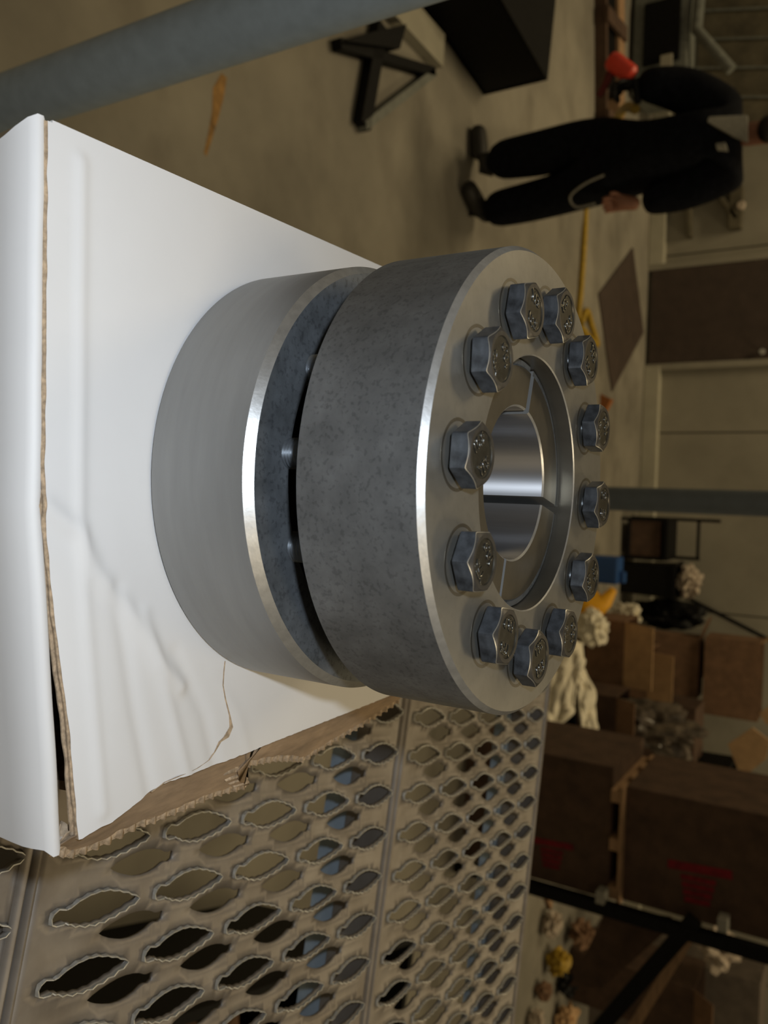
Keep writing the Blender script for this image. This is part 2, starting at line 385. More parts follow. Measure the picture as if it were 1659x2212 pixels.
# a torn liner slip along the front edge (the tan line)
bm = bmesh.new()
for L_, (dz, dy, th) in enumerate([(-0.0004, -0.0008, 0.0006), (-0.0020, -0.0013, 0.0006)]):
    A = []
    n = 120
    for i in range(n+1):
        x = -0.0975+0.2075*i/n; y0 = front_y(x)+0.0006+(0.004*min(1, max(0, (x-0.012)/0.06)))
        dd = dy+0.0006*noise.noise(Vector((x*110, L_*5, 0))); zz = top_z(x, y0)+dz
        A.append([bm.verts.new(bz(x, y0+0.004, zz-0.0001)), bm.verts.new(bz(x, y0+dd, zz)), bm.verts.new(bz(x, y0+dd, zz-th)), bm.verts.new(bz(x, y0+0.004, zz-th-0.0001))])
    for i in range(n):
        for q in range(4): bm.faces.new((A[i][q], A[i][(q+1) % 4], A[i+1][(q+1) % 4], A[i+1][q]))
obj('torn_front_edge', bm, kraftl, bx, label='frayed tan edge of the board')
# front panel, rounded over at the top
bm = bmesh.new(); n = 90; prof = [(0.0028, -0.0012), (0.0012, 0.0003), (-0.0006, 0.0002), (-0.0022, -0.0020), (-0.0034, -0.0060), (-0.0040, -0.0095), (-0.0040, -0.0140), (-0.0030, -0.0420), (-0.0020, -0.0815), (0.0010, -0.0815), (0.0000, -0.042), (-0.0010, -0.014), (0.0002, -0.0060)]
A = []
for i in range(n+1):
    x = -0.0985+0.2115*i/n
    yy = -0.1182 + (0.0075*max(0, (x-0.01)/0.101))
    wob = 0.0003*noise.noise(Vector((x*30, 0, 7)))
    A.append([bm.verts.new(bz(x+(1-i/n)**8*min(0.0065, max(0, -z)*0.55)-(i/n)**8*min(0.002, max(0, -z)), yy+a+wob, z-0.0009+wob)) for a, z in prof])
P = len(prof)
for i in range(n):
    for q in range(P): bm.faces.new((A[i][q], A[i][(q+1) % P], A[i+1][(q+1) % P], A[i+1][q]))
bm.faces.new(A[0]); bm.faces.new(A[-1][::-1])
obj('front_panel', bm, white, bx, 60)
# left and back panels
bm = bmesh.new(); prism(bm, [bz(-0.0985, -0.114, -0.0008), bz(-0.0985, BD, -0.0008), bz(-0.0985, BD, -0.0815), bz(-0.0985, -0.114, -0.0815)], (0.003, 0, 0)); obj('side_panel', bm, white, bx)
bm = bmesh.new(); prism(bm, [bz(-0.095, BD, -0.0008), bz(0.1035, BD, -0.0008), bz(0.1035, BD, -0.0815), bz(-0.095, BD, -0.0815)], (0, -0.003, 0)); obj('back_panel', bm, white, bx)
bm = bmesh.new(); prism(bm, [bz(0.1005, -0.090, -0.012), bz(0.1005, BD-0.003, -0.012), bz(0.1005, BD-0.003, -0.0815), bz(0.1005, -0.104, -0.0815)], (0.003, 0, 0)); obj('side_panel', bm, kraft, bx)
bm = bmesh.new(); prism(bm, [bz(-0.095, -0.112, -0.0812), bz(0.1005, -0.104, -0.0812), bz(0.1005, BD-0.003, -0.0812), bz(-0.095, BD-0.003, -0.0812)], (0, 0, 0.002)); obj('bottom_panel', bm, kraft, bx)
# torn brown side flap sloping outward: (pixel outline on its own sloping plane)
def on_slope(x, y, k=0.50, x0=0.1045):
    d = ray(x, y)                                          # plane z = -(X-x0)*k
    t = (-(CAM.x-x0)*k-CAM.z)/(d.z+d.x*k); return CAM+d*t
outer_px = [(118, 1849), (160, 1851), (200, 1838), (230, 1826), (262, 1810), (300, 1788), (340, 1776), (372, 1762), (410, 1748), (450, 1728), (490, 1714), (536, 1703), (538, 1690), (524, 1680), (520, 1668), (532, 1658), (560, 1651), (600, 1644), (640, 1644), (658, 1646), (690, 1626), (720, 1606), (760, 1584), (800, 1560), (840, 1534), (868, 1514)]
outer = [on_slope(*q) for q in outer_px]
def dens(pts, step=0.0012):
    out = []
    for a, b in zip(pts, pts[1:]):
        n = max(1, int((b-a).length/step)); out += [a.lerp(b, k/n) for k in range(n)]
    return out+[pts[-1]]
od = dens(outer); nd = len(od)
def rough(p, i, s=0.00035): return p+Vector((noise.noise(Vector((i*0.37, 0, s*999)))*s, noise.noise(Vector((0, i*0.41, s*777)))*s, 0))
inn = []
for i, p in enumerate(od):
    y = -0.1045+(BD+0.1045)*i/(nd-1)
    inn.append(Vector((right_x(y)-0.0015, y, -0.0012)))
NRM = Vector((0.48, 0, 0.877))
def strip(bm, A, B, th, mi=0):
    a = [bm.verts.new(bz(*p)) for p in A]; b = [bm.verts.new(bz(*p)) for p in B]
    a2 = [bm.verts.new(bz(*(p-NRM*th))) for p in A]; b2 = [bm.verts.new(bz(*(p-NRM*th))) for p in B]
    for i in range(len(A)-1):
        for q in ((a[i], a[i+1], b[i+1], b[i]), (a2[i], b2[i], b2[i+1], a2[i+1]), (b[i], b[i+1], b2[i+1], b2[i]), (a[i], a2[i], a2[i+1], a[i+1])):
            try: f = bm.faces.new(q); f.material_index = mi
            except ValueError: pass
    for q in ((a[0], b[0], b2[0], a2[0]), (a[-1], a2[-1], b2[-1], b[-1])):
        try: bm.faces.new(q)
        except ValueError: pass
LIP = 0.0026
dirs = []
for i in range(nd):
    t = (od[min(nd-1, i+9)]-od[max(0, i-9)]); n_ = Vector((max(0.0005, t.y), -t.x*0.6, 0))
    n_ = n_.normalized() if n_.length > 1e-9 else Vector((1, 0, 0)); dirs.append(n_)
top_out = [rough(p-dirs[i]*LIP*(0.9+0.35*noise.noise(Vector((i*0.21, 5, 0)))), i) for i, p in enumerate(od)]
flapo = bpy.data.objects.new('torn_side_flap', None); COL.objects.link(flapo); flapo.parent = bx; flapo['label'] = 'brown torn cardboard flap sloping outwards'; flapo.empty_display_size = 0.02
bm = bmesh.new(); strip(bm, inn, top_out, 0.0004); obj('brown_liner', bm, kraft, flapo, 60)
bm = bmesh.new(); strip(bm, [p-NRM*0.0022 for p in inn], [rough(p+dirs[i]*0.0016, i)-NRM*0.0022 for i, p in enumerate(od)], 0.0005); obj('lower_liner', bm, kraftl, flapo, 60)
bm = bmesh.new(); A = []; acc = 0                            # the fluting between the liners
for i in range(nd):
    if i: acc += (od[i]-od[i-1]).length
    A.append(acc)
K = max(2, int(acc/0.0007)); fl_a, fl_b = [], []
j = 0
for k in range(K+1):
    s = acc*k/K
    while j < nd-2 and A[j+1] < s: j += 1
    t = (s-A[j])/max(1e-9, A[j+1]-A[j]); p = od[j].lerp(od[j+1], max(0, min(1, t))); dn = dirs[j]
    zz = NRM*(0.0003+0.0009*(1-math.cos(k*PI/3.5)))
    fl_a.append(bm.verts.new(bz(*(p+dn*0.0008-zz)))); fl_b.append(bm.verts.new(bz(*(p-dn*0.009-zz))))
for k in range(K): bm.faces.new((fl_a[k], fl_a[k+1], fl_b[k+1], fl_b[k]))
o = obj('fluting', bm, kraftl, flapo, 60); o['kind'] = 'stuff'
md = o.modifiers.new('s', 'SOLIDIFY'); md.thickness = 0.0003
# white outer paper left at the front corner, leaning out
bm = bmesh.new(); q = [Vector((0.1095, -0.1085, -0.004)), Vector((0.112, -0.104, -0.006)), Vector((0.128, -0.100, -0.0805)), Vector((0.118, -0.1165, -0.0805))]
prism(bm, [bz(*p) for p in q], (0.0, 0.0025, 0)); obj('corner_flap', bm, white, bx, label='white flap leaning out at the corner')
# tear line: a thin curled lip of torn paper with brown board showing
tear = [(486, 1428), (484, 1450), (480, 1480), (486, 1510), (494, 1545), (498, 1570), (488, 1592), (474, 1602), (466, 1625), (452, 1642), (425, 1660), (395, 1672), (355, 1690), (330, 1712)]
wd = [1.5, 1.5, 1.5, 2, 2.5, 7, 11, 5, 1.5, 1.5, 1.5, 1.5, 3, 2]
bm = bmesh.new(); A = []
for (x, y), w_ in zip(tear, wd):
    jit = random.uniform(-1.2, 1.2)
    pa = flo(x-w_/2+jit, y, 0); pb = flo(x+w_/2+jit, y, 0)
    za, zb = top_z(pa.x, pa.y), top_z(pb.x, pb.y); zt = max(za, zb)+0.00022
    A.append([bm.verts.new(bz(pa.x, pa.y, zt)), bm.verts.new(bz(pb.x, pb.y, zt)), bm.verts.new(bz(pb.x, pb.y, zt-0.0012)), bm.verts.new(bz(pa.x, pa.y, zt-0.0012))])
for i in range(len(A)-1):
    for q in range(4): bm.faces.new((A[i][q], A[i][(q+1) % 4], A[i+1][(q+1) % 4], A[i+1][q]))
obj('paper_tear', bm, kraftl, bx, label='thin brown tear in the white paper')

# ============================================================ GRATING PLANKS (grip strut)
GA = math.radians(-12.5); E1 = Vector((math.cos(GA), math.sin(GA))); E2 = Vector((-math.sin(GA), math.cos(GA)))
PU, PV = 0.0276, 0.0572
def fish(cu, cv, lu, lv, flip, top):
    """hole outline (u,v): tail narrow at one end, pointed at the other; serrated sides"""
    half = [(0.00, -1.0), (0.30, -0.99), (0.46, -0.88), (0.40, -0.76), (0.46, -0.66), (0.74, -0.48), (0.94, -0.24), (1.02, 0.0), (0.98, 0.22), (0.80, 0.45), (0.56, 0.68), (0.26, 0.88)]
    pts = []
    for i, (a, b) in enumerate(half):
        pts.append((a, b))
    # serrations on the long sides
    out = []
    for k in range(len(pts)-1):
        a, b = pts[k], pts[k+1]
        out.append(a)
        if top and k >= 3: out.append(((a[0]+b[0])/2-0.07, (a[1]+b[1])/2))
    out.append(pts[-1])
    full = out+[(0.0, 1.0)]+[(-a, b) for a, b in out[::-1] if a > 0]
    return [(cu+a*lu, cv+(b if not flip else -b)*lv) for a, b in full]
def plank(name, label, v0, v1, u0, u1, vfirst, phase, loc_h=GR-0.0012):
    t = thing(name, label, 'metal plank', (0, 0, loc_h), GA, 'steel tread planks beside the box')
    H = []
    nu = int((u1-u0)/PU); us = [phase+PU*k for k in range(-12, nu+20)]
    for u in us:
        for k in range(5):
            v = vfirst+PV*k
            if u0+0.012 < u < u1-0.012: H.append((u, v, fish(u, v, 0.0070, 0.0238, False, True), True))
            if k < 4 and u0+0.012 < u+0.0128 < u1-0.012: H.append((u+0.0128, v+0.0262, fish(u+0.0126, v+0.0255, 0.0056, 0.0196, True, False), False))
    pts = []; edges = []
    def poly(ps):
        n0 = len(pts); pts.extend(Vector(p) for p in ps); n = len(ps); edges.extend((n0+i, n0+(i+1) % n) for i in range(n))
    poly([(u0, v0+0.004), (u1, v0+0.004), (u1, v1-0.004), (u0, v1-0.004)])
    for h_ in H: poly(h_[2])
    u = u0+0.003
    hb = {}
    for h_ in H: hb.setdefault((int(h_[0]/0.03), int(h_[1]/0.03)), []).append(h_)
    def inside(p, ps):
        c = False; n = len(ps); x, y = p
        for i in range(n):
            a, b = ps[i], ps[i-1]
            if (a[1] > y) != (b[1] > y) and x < (b[0]-a[0])*(y-a[1])/(b[1]-a[1])+a[0]: c = not c
        return c
    def near(p):
        k = (int(p[0]/0.03), int(p[1]/0.03))
        return [h_ for i in (-1, 0, 1) for j in (-1, 0, 1) for h_ in hb.get((k[0]+i, k[1]+j), []) if abs(h_[0]-p[0]) < 0.009 and abs(h_[1]-p[1]) < 0.025]
    while u < u1:                                          # support points so that the sheet can be embossed
        v = v0+0.008
        while v < v1-0.006:
            if not any(inside((u, v), [(h_[0]+(a-h_[0])*1.12, h_[1]+(b-h_[1])*1.05) for a, b in h_[2]]) for h_ in near((u, v))): pts.append(Vector((u, v)))
            v += 0.0062
        u += 0.0046
    r = geometry.delaunay_2d_cdt(pts, edges, [], 1, 1e-7)
    vs, fs = r[0], r[2]
    def zf(u, v):
        s = (u-phase)/PU*2*PI
        e = min(1, max(0, (min(v-v0, v1-v)-0.012)/0.012))
        return e*0.0011*math.cos(s)
    bm = bmesh.new(); bv = [bm.verts.new((p.x, p.y, zf(p.x, p.y)-0.0012)) for p in vs]
    for f in fs:
        if len(f) < 3: continue
        c = sum((vs[i] for i in f), Vector((0, 0)))/len(f)
        if any(inside(c, h_[2]) for h_ in near(c)): continue
        try: bm.faces.new([bv[i] for i in f])
        except ValueError: pass
    bmesh.ops.recalc_face_normals(bm, faces=bm.faces[:])
    o = obj('perforated_sheet', bm, galv, t, 50)
    if o.data.polygons[0].normal.z < 0: o.data.flip_normals()
    md = o.modifiers.new('s', 'SOLIDIFY'); md.thickness = 0.0022; md.offset = -1
    # serrated collars standing round the upper row of holes
    bm = bmesh.new()
    for (hu, hv, ps, top) in H:
        if not top: continue
        n = len(ps); z0 = [zf(a, b) for a, b in ps]
        A = [bm.verts.new((a, b, z-0.0012)) for (a, b), z in zip(ps, z0)]
        B = [bm.verts.new((hu+(a-hu)*0.97, hv+(b-hv)*0.985, z+0.0001+(0.0008 if i % 2 else 0.0001))) for i, ((a, b), z) in enumerate(zip(ps, z0))]
        for i in range(n): bm.faces.new((A[i], A[(i+1) % n], B[(i+1) % n], B[i]))
    c = obj('serrated_teeth', bm, galvrim, t, kind='stuff'); md = c.modifiers.new('s', 'SOLIDIFY'); md.thickness = 0.0005; md.offset = 1
    for s, v in ((1, v0), (-1, v1)):                       # raised rounded rail and the channel leg under it
        bm = bmesh.new()
        pr = [(0.0045, -0.0035), (0.0040, -0.0002), (0.0030, 0.0012), (0.0016, 0.0016), (0.0006, 0.0008), (0.0003, -0.003), (0.0003, -0.036), (0.0025, -0.036), (0.0025, -0.0035)]
        a = [bm.verts.new((u0, v+s*y, z)) for y, z in pr]; b = [bm.verts.new((u1, v+s*y, z)) for y, z in pr]
        n = len(pr)
        for i in range(n): bm.faces.new((a[i], a[(i+1) % n], b[(i+1) % n], b[i]))
        bm.faces.new(a); bm.faces.new(b[::-1]); obj('side_channel', bm, galv, t, 50)
    return t
plank('tread_plank', 'perforated steel tread plank nearest the camera, under the front of the box', -0.3185, -0.0238, -0.100, 0.62, -0.2790, 0.1904-3*PU)
plank('tread_plank', 'perforated steel tread plank in the middle, under the back of the box', -0.0226, 0.2724, -0.100, 0.80, 0.0154, 0.1904)
plank('tread_plank', 'perforated steel tread plank farthest from the camera, beside the cartons', 0.2736, 0.5680, -0.100, 0.95, 0.3100, 0.1904+0.004)
def e2w(u, v, z): return Vector((E1.x*u+E2.x*v, E1.y*u+E2.y*v, z))
def channel(label, v, ztop, zbot, uu0, uu1):
    t = thing('support_channel', label, 'steel beam', (0, 0, GR-0.0372), GA, 'beams under the treads')
    bm = bmesh.new(); zt, zb = ztop-(GR-0.0372), zbot-(GR-0.0372)
    L_ = uu1-uu0; um = (uu0+uu1)/2
    box(bm, (um, v, (zt+zb)/2), (L_, 0.005, zt-zb)); box(bm, (um, v+0.02, zt-0.0025), (L_, 0.04, 0.005)); box(bm, (um, v+0.02, zb+0.0025), (L_, 0.04, 0.005))
    obj('channel_beam', bm, blue, t)
channel('grey-blue painted beam under the middle tread plank', 0.278, GR-0.0372, -0.142, -0.10, 0.85)
channel('grey-blue painted beam under the far tread plank', 0.565, GR-0.0372, -0.135, -0.10, 0.95)
channel('grey-blue painted beam under the near tread plank', -0.235, GR-0.0372, -0.190, -0.10, 0.6)

# ============================================================ POSTS
def pipe_post(label, x, y, r, z1, mt):
    t = thing('steel_post', label, 'post', (x, y, FLOOR))
    bm = bmesh.new(); tube(bm, [(0, 0, 0.012), (0, 0, z1-FLOOR)], r, 48); obj('pipe', bm, mt, t, 40)
    bm = bmesh.new(); box(bm, (0, 0, 0.006), (r*4, r*4, 0.012), bev=0.002)
    for sx in (-1, 1):
        for sy in (-1, 1): tube(bm, [(sx*r*1.5, sy*r*1.5, 0.0), (sx*r*1.5, sy*r*1.5, 0.03)], 0.008, 6)
    obj('base_plate', bm, mt, t)
pipe_post('thick grey-blue pipe post close to the camera, left of the white box', -0.421, 0.335, 0.0310, 1.2, blue)
pipe_post('thinner grey pipe post standing behind the coupling', 0.052, 3.1, 0.048, 1.3, poles)

# ============================================================ FLOOR MARKS, EQUIPMENT LEFT
def flat_patch(name, label, cat, pts, mt, th=0.003, z=None):
    bm = bmesh.new(); prism(bm, [flo(*p, FLOOR)+Vector((0, 0, 0.0005)) for p in pts], (0, 0, th)); o = obj(name, bm, mt); tag(o, label, cat); return o
flat_patch('paint_streak', 'short streak of orange paint on the concrete floor', 'paint mark', [(478, 158), (490, 168), (482, 215), (470, 260), (458, 300), (446, 338), (440, 330), (450, 285), (458, 240), (460, 190)], ppaint, 0.0004)
# brown sheet lying on the floor before the door
bm = bmesh.new(); prism(bm, [flo(*p)+Vector((0, 0, 0.001)) for p in [(1365, 535), (1291, 635), (1320, 846), (1388, 718)]], (0, 0, 0.012))
tag(obj('board_sheet', bm, doorm), 'dark brown board lying flat on the floor before the door', 'board')
# black box bench
tb = thing('steel_bench', 'black steel bench at the upper left edge of the scene behind the near post', 'bench', flo(1040, 210))
O = tb.location
bm = bmesh.new()
a, b_, c_ = flo(1040, 210), flo(1125, 190), flo(900, 0)
HZ_ = 0.42
def rel(p): return Vector(p)-O
A0 = flo(1045, 206); E_a = (flo(905, 5)-A0); E_b = (flo(1122, 186, FLOOR)-A0)
E_a.normalize(); E_b = Vector((-E_a.y, E_a.x, 0)); E_b = E_b if E_b.y > 0 else -E_b
base = [rel(A0), rel(A0+E_a*2.2), rel(A0+E_a*2.2+E_b*0.75), rel(A0+E_b*0.75)]
prism(bm, [p+Vector((0, 0, 0.0)) for p in base], (0, 0, 0.03))
obj('bottom_plate', bm, black, tb)
bm = bmesh.new(); prism(bm, [base[0], base[1], base[1]+E_b*0.03, base[0]+E_b*0.03], (0, 0, 0.40)); obj('front_panel', bm, black, tb)
bm = bmesh.new(); prism(bm, [base[0], base[0]+E_a*0.03, base[3]+E_a*0.03, base[3]], (0, 0, 0.40)); obj('end_panel', bm, black, tb)
bm = bmesh.new(); prism(bm, [base[3]-E_b*0.03, base[2]-E_b*0.03, base[2], base[3]], (0, 0, 0.40)); obj('back_panel', bm, black, tb)
bm = bmesh.new(); prism(bm, [p+Vector((0, 0, 0.395)) for p in (base[0], base[1], base[2], base[3])], (0, 0, 0.02)); obj('bench_top', bm, black, tb)
# pale tube and black A-shaped trestle
P0, P1 = flo(955, 158)+Vector((0, 0, 0.05)), flo(835, 30)+Vector((0, 0, 0.05))
d = (P1-P0).normalized(); P1 = P0+d*1.6; sd = Vector((-d.y, d.x, 0))
bm = bmesh.new(); z0 = Vector((0, 0, FLOOR+0.001)); 
q = [P0-sd*0.15+d*0.1, P1-sd*0.15, P1+sd*0.03, P0+sd*0.03+d*0.1]
prism(bm, [Vector((p.x, p.y, FLOOR+0.001)) for p in q], (0, 0, 0.06)); tag(obj('pale_plank', bm, tableg), 'pale broad plank on the floor between the black bench and the trestle', 'plank')
tr = thing('trestle_frame', 'black triangular steel trestle frame on the floor', 'trestle', flo(770, 280))
pts = {k: rel2 for k, rel2 in ((k, flo(*v)+Vector((0, 0, 0.03))-tr.location) for k, v in dict(a=(770, 276), b=(922, 160), c=(845, 62), d=(715, 100), e=(808, 60), m=(830, 115)).items())}
for name, (p, q, wdt) in dict(cross_bar=('a', 'b', 0.045), leg=('a', 'e', 0.085), top_rail=('b', 'd', 0.05)).items():
    bm = bmesh.new(); A_, B_ = pts[p], pts[q]; dd = (B_-A_); ln = dd.length; ang = math.atan2(dd.y, dd.x)
    box(bm, (A_+B_)/2, (ln, wdt, 0.055), Matrix.Rotation(ang, 3, 'Z'), bev=0.004); obj(name, bm, black if name != 'cross_bar' else greym, tr)
bm = bmesh.new(); prism(bm, [pts['d']-Vector((0, 0, .028)), pts['m']-Vector((0, 0, .028)), pts['c']-Vector((0, 0, .028)), pts['e']+(pts['d']-pts['e'])*0.6-Vector((0, 0, .028))], (0, 0, 0.09)); obj('gusset_plate', bm, black, tr)

# machine and pallet behind the man (upper left corner of the upright view)
mc = thing('workshop_machine', 'dim grey workshop machine with a mesh guard behind the walking man', 'machine', (-4.3, 7.9, FLOOR))
bm = bmesh.new(); box(bm, (0, 0, 0.28), (1.3, 0.5, 0.5), bev=0.02); obj('machine_bed', bm, greym, mc)
bm = bmesh.new(); box(bm, (0.15, -0.27, 0.3), (0.55, 0.05, 0.32)); obj('dark_door', bm, black, mc)
bm = bmesh.new(); box(bm, (0.45, -0.31, 0.36), (0.12, 0.03, 0.10)); obj('gauge_plate', bm, tableg, mc)
for k in (-0.55, 0.55):
    bm = bmesh.new(); box(bm, (k, 0, 0.015), (0.1, 0.5, 0.03)); obj('machine_foot', bm, black, mc)
bm = bmesh.new(); box(bm, (-0.1, 0.05, 1.25), (2.2, 0.03, 1.38)); obj('mesh_guard', bm, meshm, mc)
bm = bmesh.new()
for k in range(9): tube(bm, [(-1.15+k*0.26, 0.02, 0.55), (-1.15+k*0.26+0.3, 0.02, 1.93)], 0.012, 6)
obj('guard_wire', bm, greym, mc)
bm = bmesh.new(); tube(bm, [(-1.3, -0.1, 0.5), (-0.6, -0.15, 0.62), (0.2, -0.25, 0.6), (0.6, -0.2, 0.9)], 0.05, 10); obj('grey_conduit', bm, greym, mc, 40)
pl = thing('timber_skid', 'timber skid with a black gap lying beyond the red tool', 'skid', (-3.9, 6.85, FLOOR), math.radians(8))
for y in (-0.22, 0.22):
    bm = bmesh.new(); box(bm, (0, y, 0.05), (1.7, 0.18 if y > 0 else 0.05, 0.1), bev=0.005); obj('runner', bm, pine if y > 0 else cartond, pl)
bm = bmesh.new(); box(bm, (-0.1, 0, 0.04), (1.3, 0.3, 0.06)); obj('dark_gap_block', bm, black, pl)  # solid black block stands in for the dark gap between the runners
for x in (-0.8, 0.0, 0.8):
    bm = bmesh.new(); box(bm, (x, 0, 0.115), (0.12, 0.56, 0.03)); obj('slat', bm, cartond, pl)

# dark bracket on the back wall; the pale stub models a white glint
wb = thing('wall_bracket', 'dark steel bracket with a modelled white glint on the back wall beside the person', 'bracket', (at(1560, 450, 8.5).x, WY+0.078, at(1560, 450, 8.5).z))
for (x0_, y0_), (x1_, y1_), w__ in (((1484, 420), (1486, 508), 0.05), ((1590, 400), (1585, 490), 0.12), ((1545, 410), (1590, 470), 0.05)):
    a, b = at(x0_, y0_, 8.55)-Vector(wb.location), at(x1_, y1_, 8.55)-Vector(wb.location); a.y = b.y = -0.06
    bm = bmesh.new(); dd = b-a; box(bm, (a+b)/2, (dd.length, 0.12, w__), Matrix.Rotation(-math.atan2(dd.z, dd.x), 3, 'Y'), bev=0.01); obj('bracket_bar', bm, meshm, wb)
a = at(1600, 442, 8.55)-Vector(wb.location); bm = bmesh.new(); tube(bm, [(a.x, -0.02, a.z), (a.x, -0.13, a.z), (a.x, -0.15, a.z)], [0.02, 0.045, 0.03], 16); obj('wall_glint', bm, paperm, wb, 40)
# yellow air hose on the floor
hp = [flo(1262, 430)+Vector((0, 0, 0.02)), flo(1257, 520)+Vector((0, 0, 0.02)), flo(1250, 620)+Vector((0, 0, 0.02)), flo(1245, 690)+Vector((0, 0, 0.02)), flo(1262, 722)+Vector((0, 0, 0.02)), flo(1285, 745)+Vector((0, 0, 0.02)), flo(1272, 700)+Vector((0, 0, 0.02)), flo(1256, 672)+Vector((0, 0, 0.045)), flo(1243, 700)+Vector((0, 0, 0.05))]
man_tool = at(1345, 190, 4.32)
start = [at(1372, 236, 4.2), at(1352, 232, 4.5), at(1330, 260, 5.2), at(1285, 330, 6.1)]
def spline(pts, n=8):
    out = []
    P = [pts[0]]+list(pts)+[pts[-1]]
    for i in range(1, len(P)-2):
        for k in range(n):
            t = k/n; a, b, c, d_ = P[i-1], P[i], P[i+1], P[i+2]
            out.append(0.5*((2*b)+(c-a)*t+(2*a-5*b+4*c-d_)*t*t+(3*b-a-3*c+d_)*t**3))
    return out+[P[-2]]
bm = bmesh.new(); tube(bm, spline(start+hp), 0.026, 8)
tag(obj('air_hose', bm, yel, None, 60), 'yellow air hose running along the floor behind the man', 'hose')

# ============================================================ PERSON
MY = 4.35
def mp(x, y, dy=0.0): return at(x, y, MY+dy)
pm = thing('person', 'person in dark work clothes walking past with a red power tool', 'person', (-1.80, 4.35, FLOOR))
PO = Vector(pm.location)
def skin_body(name, nodes, edges, mt, sub=2, root=0, parent=pm):
    bm = bmesh.new(); vs = [bm.verts.new(Vector(p)-PO) for p, r in nodes]
    for a, b in edges: bm.edges.new((vs[a], vs[b]))
    me = bpy.data.meshes.new(name); bm.to_mesh(me); bm.free()
    o = bpy.data.objects.new(name, me); COL.objects.link(o); o.parent = parent
    sm = o.modifiers.new('skin', 'SKIN'); sm.use_smooth_shade = True; sm.branch_smoothing = 0.6
    for i, (p, r) in enumerate(nodes):
        sv = me.skin_vertices[0].data[i]; sv.radius = r if isinstance(r, tuple) else (r, r); sv.use_root = (i == root)
    ss = o.modifiers.new('sub', 'SUBSURF'); ss.levels = ss.render_levels = sub
    dg = bpy.context.evaluated_depsgraph_get(); me2 = bpy.data.meshes.new_from_object(o.evaluated_get(dg))
    o.modifiers.clear(); o.data = me2; me2.materials.clear(); me2.materials.append(mt)
    for p in me2.polygons: p.use_smooth = True
    return o
def lift(p, z): return Vector((p.x, p.y, z))
pel = mp(1318, 336)
hl, hr = mp(1272, 308), mp(1262, 395)
kl, kr = mp(1180, 330, -0.10), mp(1165, 432, 0.06)
al, ar = mp(1058, 350, -0.02), mp(1045, 458, 0.04)
waist = mp(1405, 342); chest = mp(1500, 322); coll = mp(1580, 296)
neck = mp(1608, 290)
sl, sr = mp(1570, 238), mp(1572, 375)
el, er = mp(1465, 190, -0.10), mp(1475, 412, 0.03)
wl, wr = mp(1376, 180, -0.24), mp(1385, 440, -0.05)
N_ = [(pel, (0.29, 0.19)), (hl, 0.18), (hr, 0.175), (kl, 0.135), (kr, 0.125), (al, 0.115), (ar, 0.11), (waist, (0.34, 0.20)), (chest, (0.38, 0.21)), (coll, (0.24, 0.14)), (sl, 0.14), (sr, 0.16), (el, 0.12), (er, 0.12), (wl, 0.078), (wr, 0.068)]
skin_body('coverall', N_, [(0, 1), (0, 2), (1, 3), (2, 4), (3, 5), (4, 6), (0, 7), (7, 8), (8, 9), (9, 10), (9, 11), (10, 12), (11, 13), (12, 14), (13, 15)], cloth)['label'] = 'dark navy coverall with sleeves and trouser legs'
# neck and head (one continuous skin surface) with ears, nose
hc = neck+Vector((0.02, -0.03, 0.185))
skin_body('head', [(neck-Vector((0, 0, 0.05)), 0.062), (neck+Vector((0.01, -0.01, 0.06)), 0.060), (hc-Vector((0, 0.01, 0.055)), (0.070, 0.078)), (hc+Vector((0, 0, 0.02)), (0.082, 0.098)), (hc+Vector((0, 0.01, 0.085)), (0.070, 0.085)),
    (hc+Vector((0, -0.105, -0.015)), 0.014), (hc+Vector((0, -0.09, 0.02)), 0.010), (hc+Vector((0.085, 0.01, 0)), 0.016), (hc+Vector((-0.085, 0.01, 0)), 0.016)],
    [(0, 1), (1, 2), (2, 3), (3, 4), (3, 5), (5, 6), (3, 7), (3, 8)], skin, 2)
for sx in (-1, 1):
    bm = bmesh.new(); bmesh.ops.create_uvsphere(bm, u_segments=12, v_segments=8, radius=0.013, matrix=Matrix.Translation(hc-PO+Vector((sx*0.032, -0.083, 0.028)))); obj('eye', bm, hairm, pm, 60)
bm = bmesh.new(); tube(bm, [hc-PO+Vector((-0.025, -0.088, -0.05)), hc-PO+Vector((0, -0.094, -0.052)), hc-PO+Vector((0.025, -0.088, -0.05))], [0.004, 0.008, 0.004], 8); obj('mouth', bm, dred, pm, 60)
bm = bmesh.new(); bmesh.ops.create_uvsphere(bm, u_segments=24, v_segments=16, radius=1, matrix=Matrix.Translation(hc-PO+Vector((0, 0.018, 0.055)))@Matrix.Diagonal((0.098, 0.112, 0.095, 1)))
bmesh.ops.delete(bm, geom=[v for v in bm.verts if (v.co-(hc-PO)).z < 0.045 and (v.co-(hc-PO)).y < 0.02 or (v.co-(hc-PO)).z < -0.03], context='VERTS'); obj('hair', bm, hairm, pm, 60)
bm = bmesh.new()                                            # beard
bmesh.ops.create_uvsphere(bm, u_segments=20, v_segments=12, radius=1, matrix=Matrix.Translation(hc-PO+Vector((0, -0.035, -0.065)))@Matrix.Diagonal((0.066, 0.066, 0.05, 1))); obj('beard', bm, hairm, pm, 60)
# open collar with undershirt
bm = bmesh.new(); prism(bm, [p-PO for p in (mp(1614, 248, -0.16), mp(1614, 304, -0.16), mp(1580, 290, -0.22), mp(1528, 262, -0.25), mp(1532, 252, -0.25))], (0, 0.035, 0)); obj('undershirt', bm, shirt, pm)
bm = bmesh.new(); prism(bm, [p-PO for p in (mp(1546, 310, -0.25), mp(1566, 307, -0.245), mp(1567, 315, -0.245), mp(1547, 318, -0.25))], (0, 0.10, 0)); obj('name_patch', bm, shirt, pm, label='small oval pale patch on the chest')
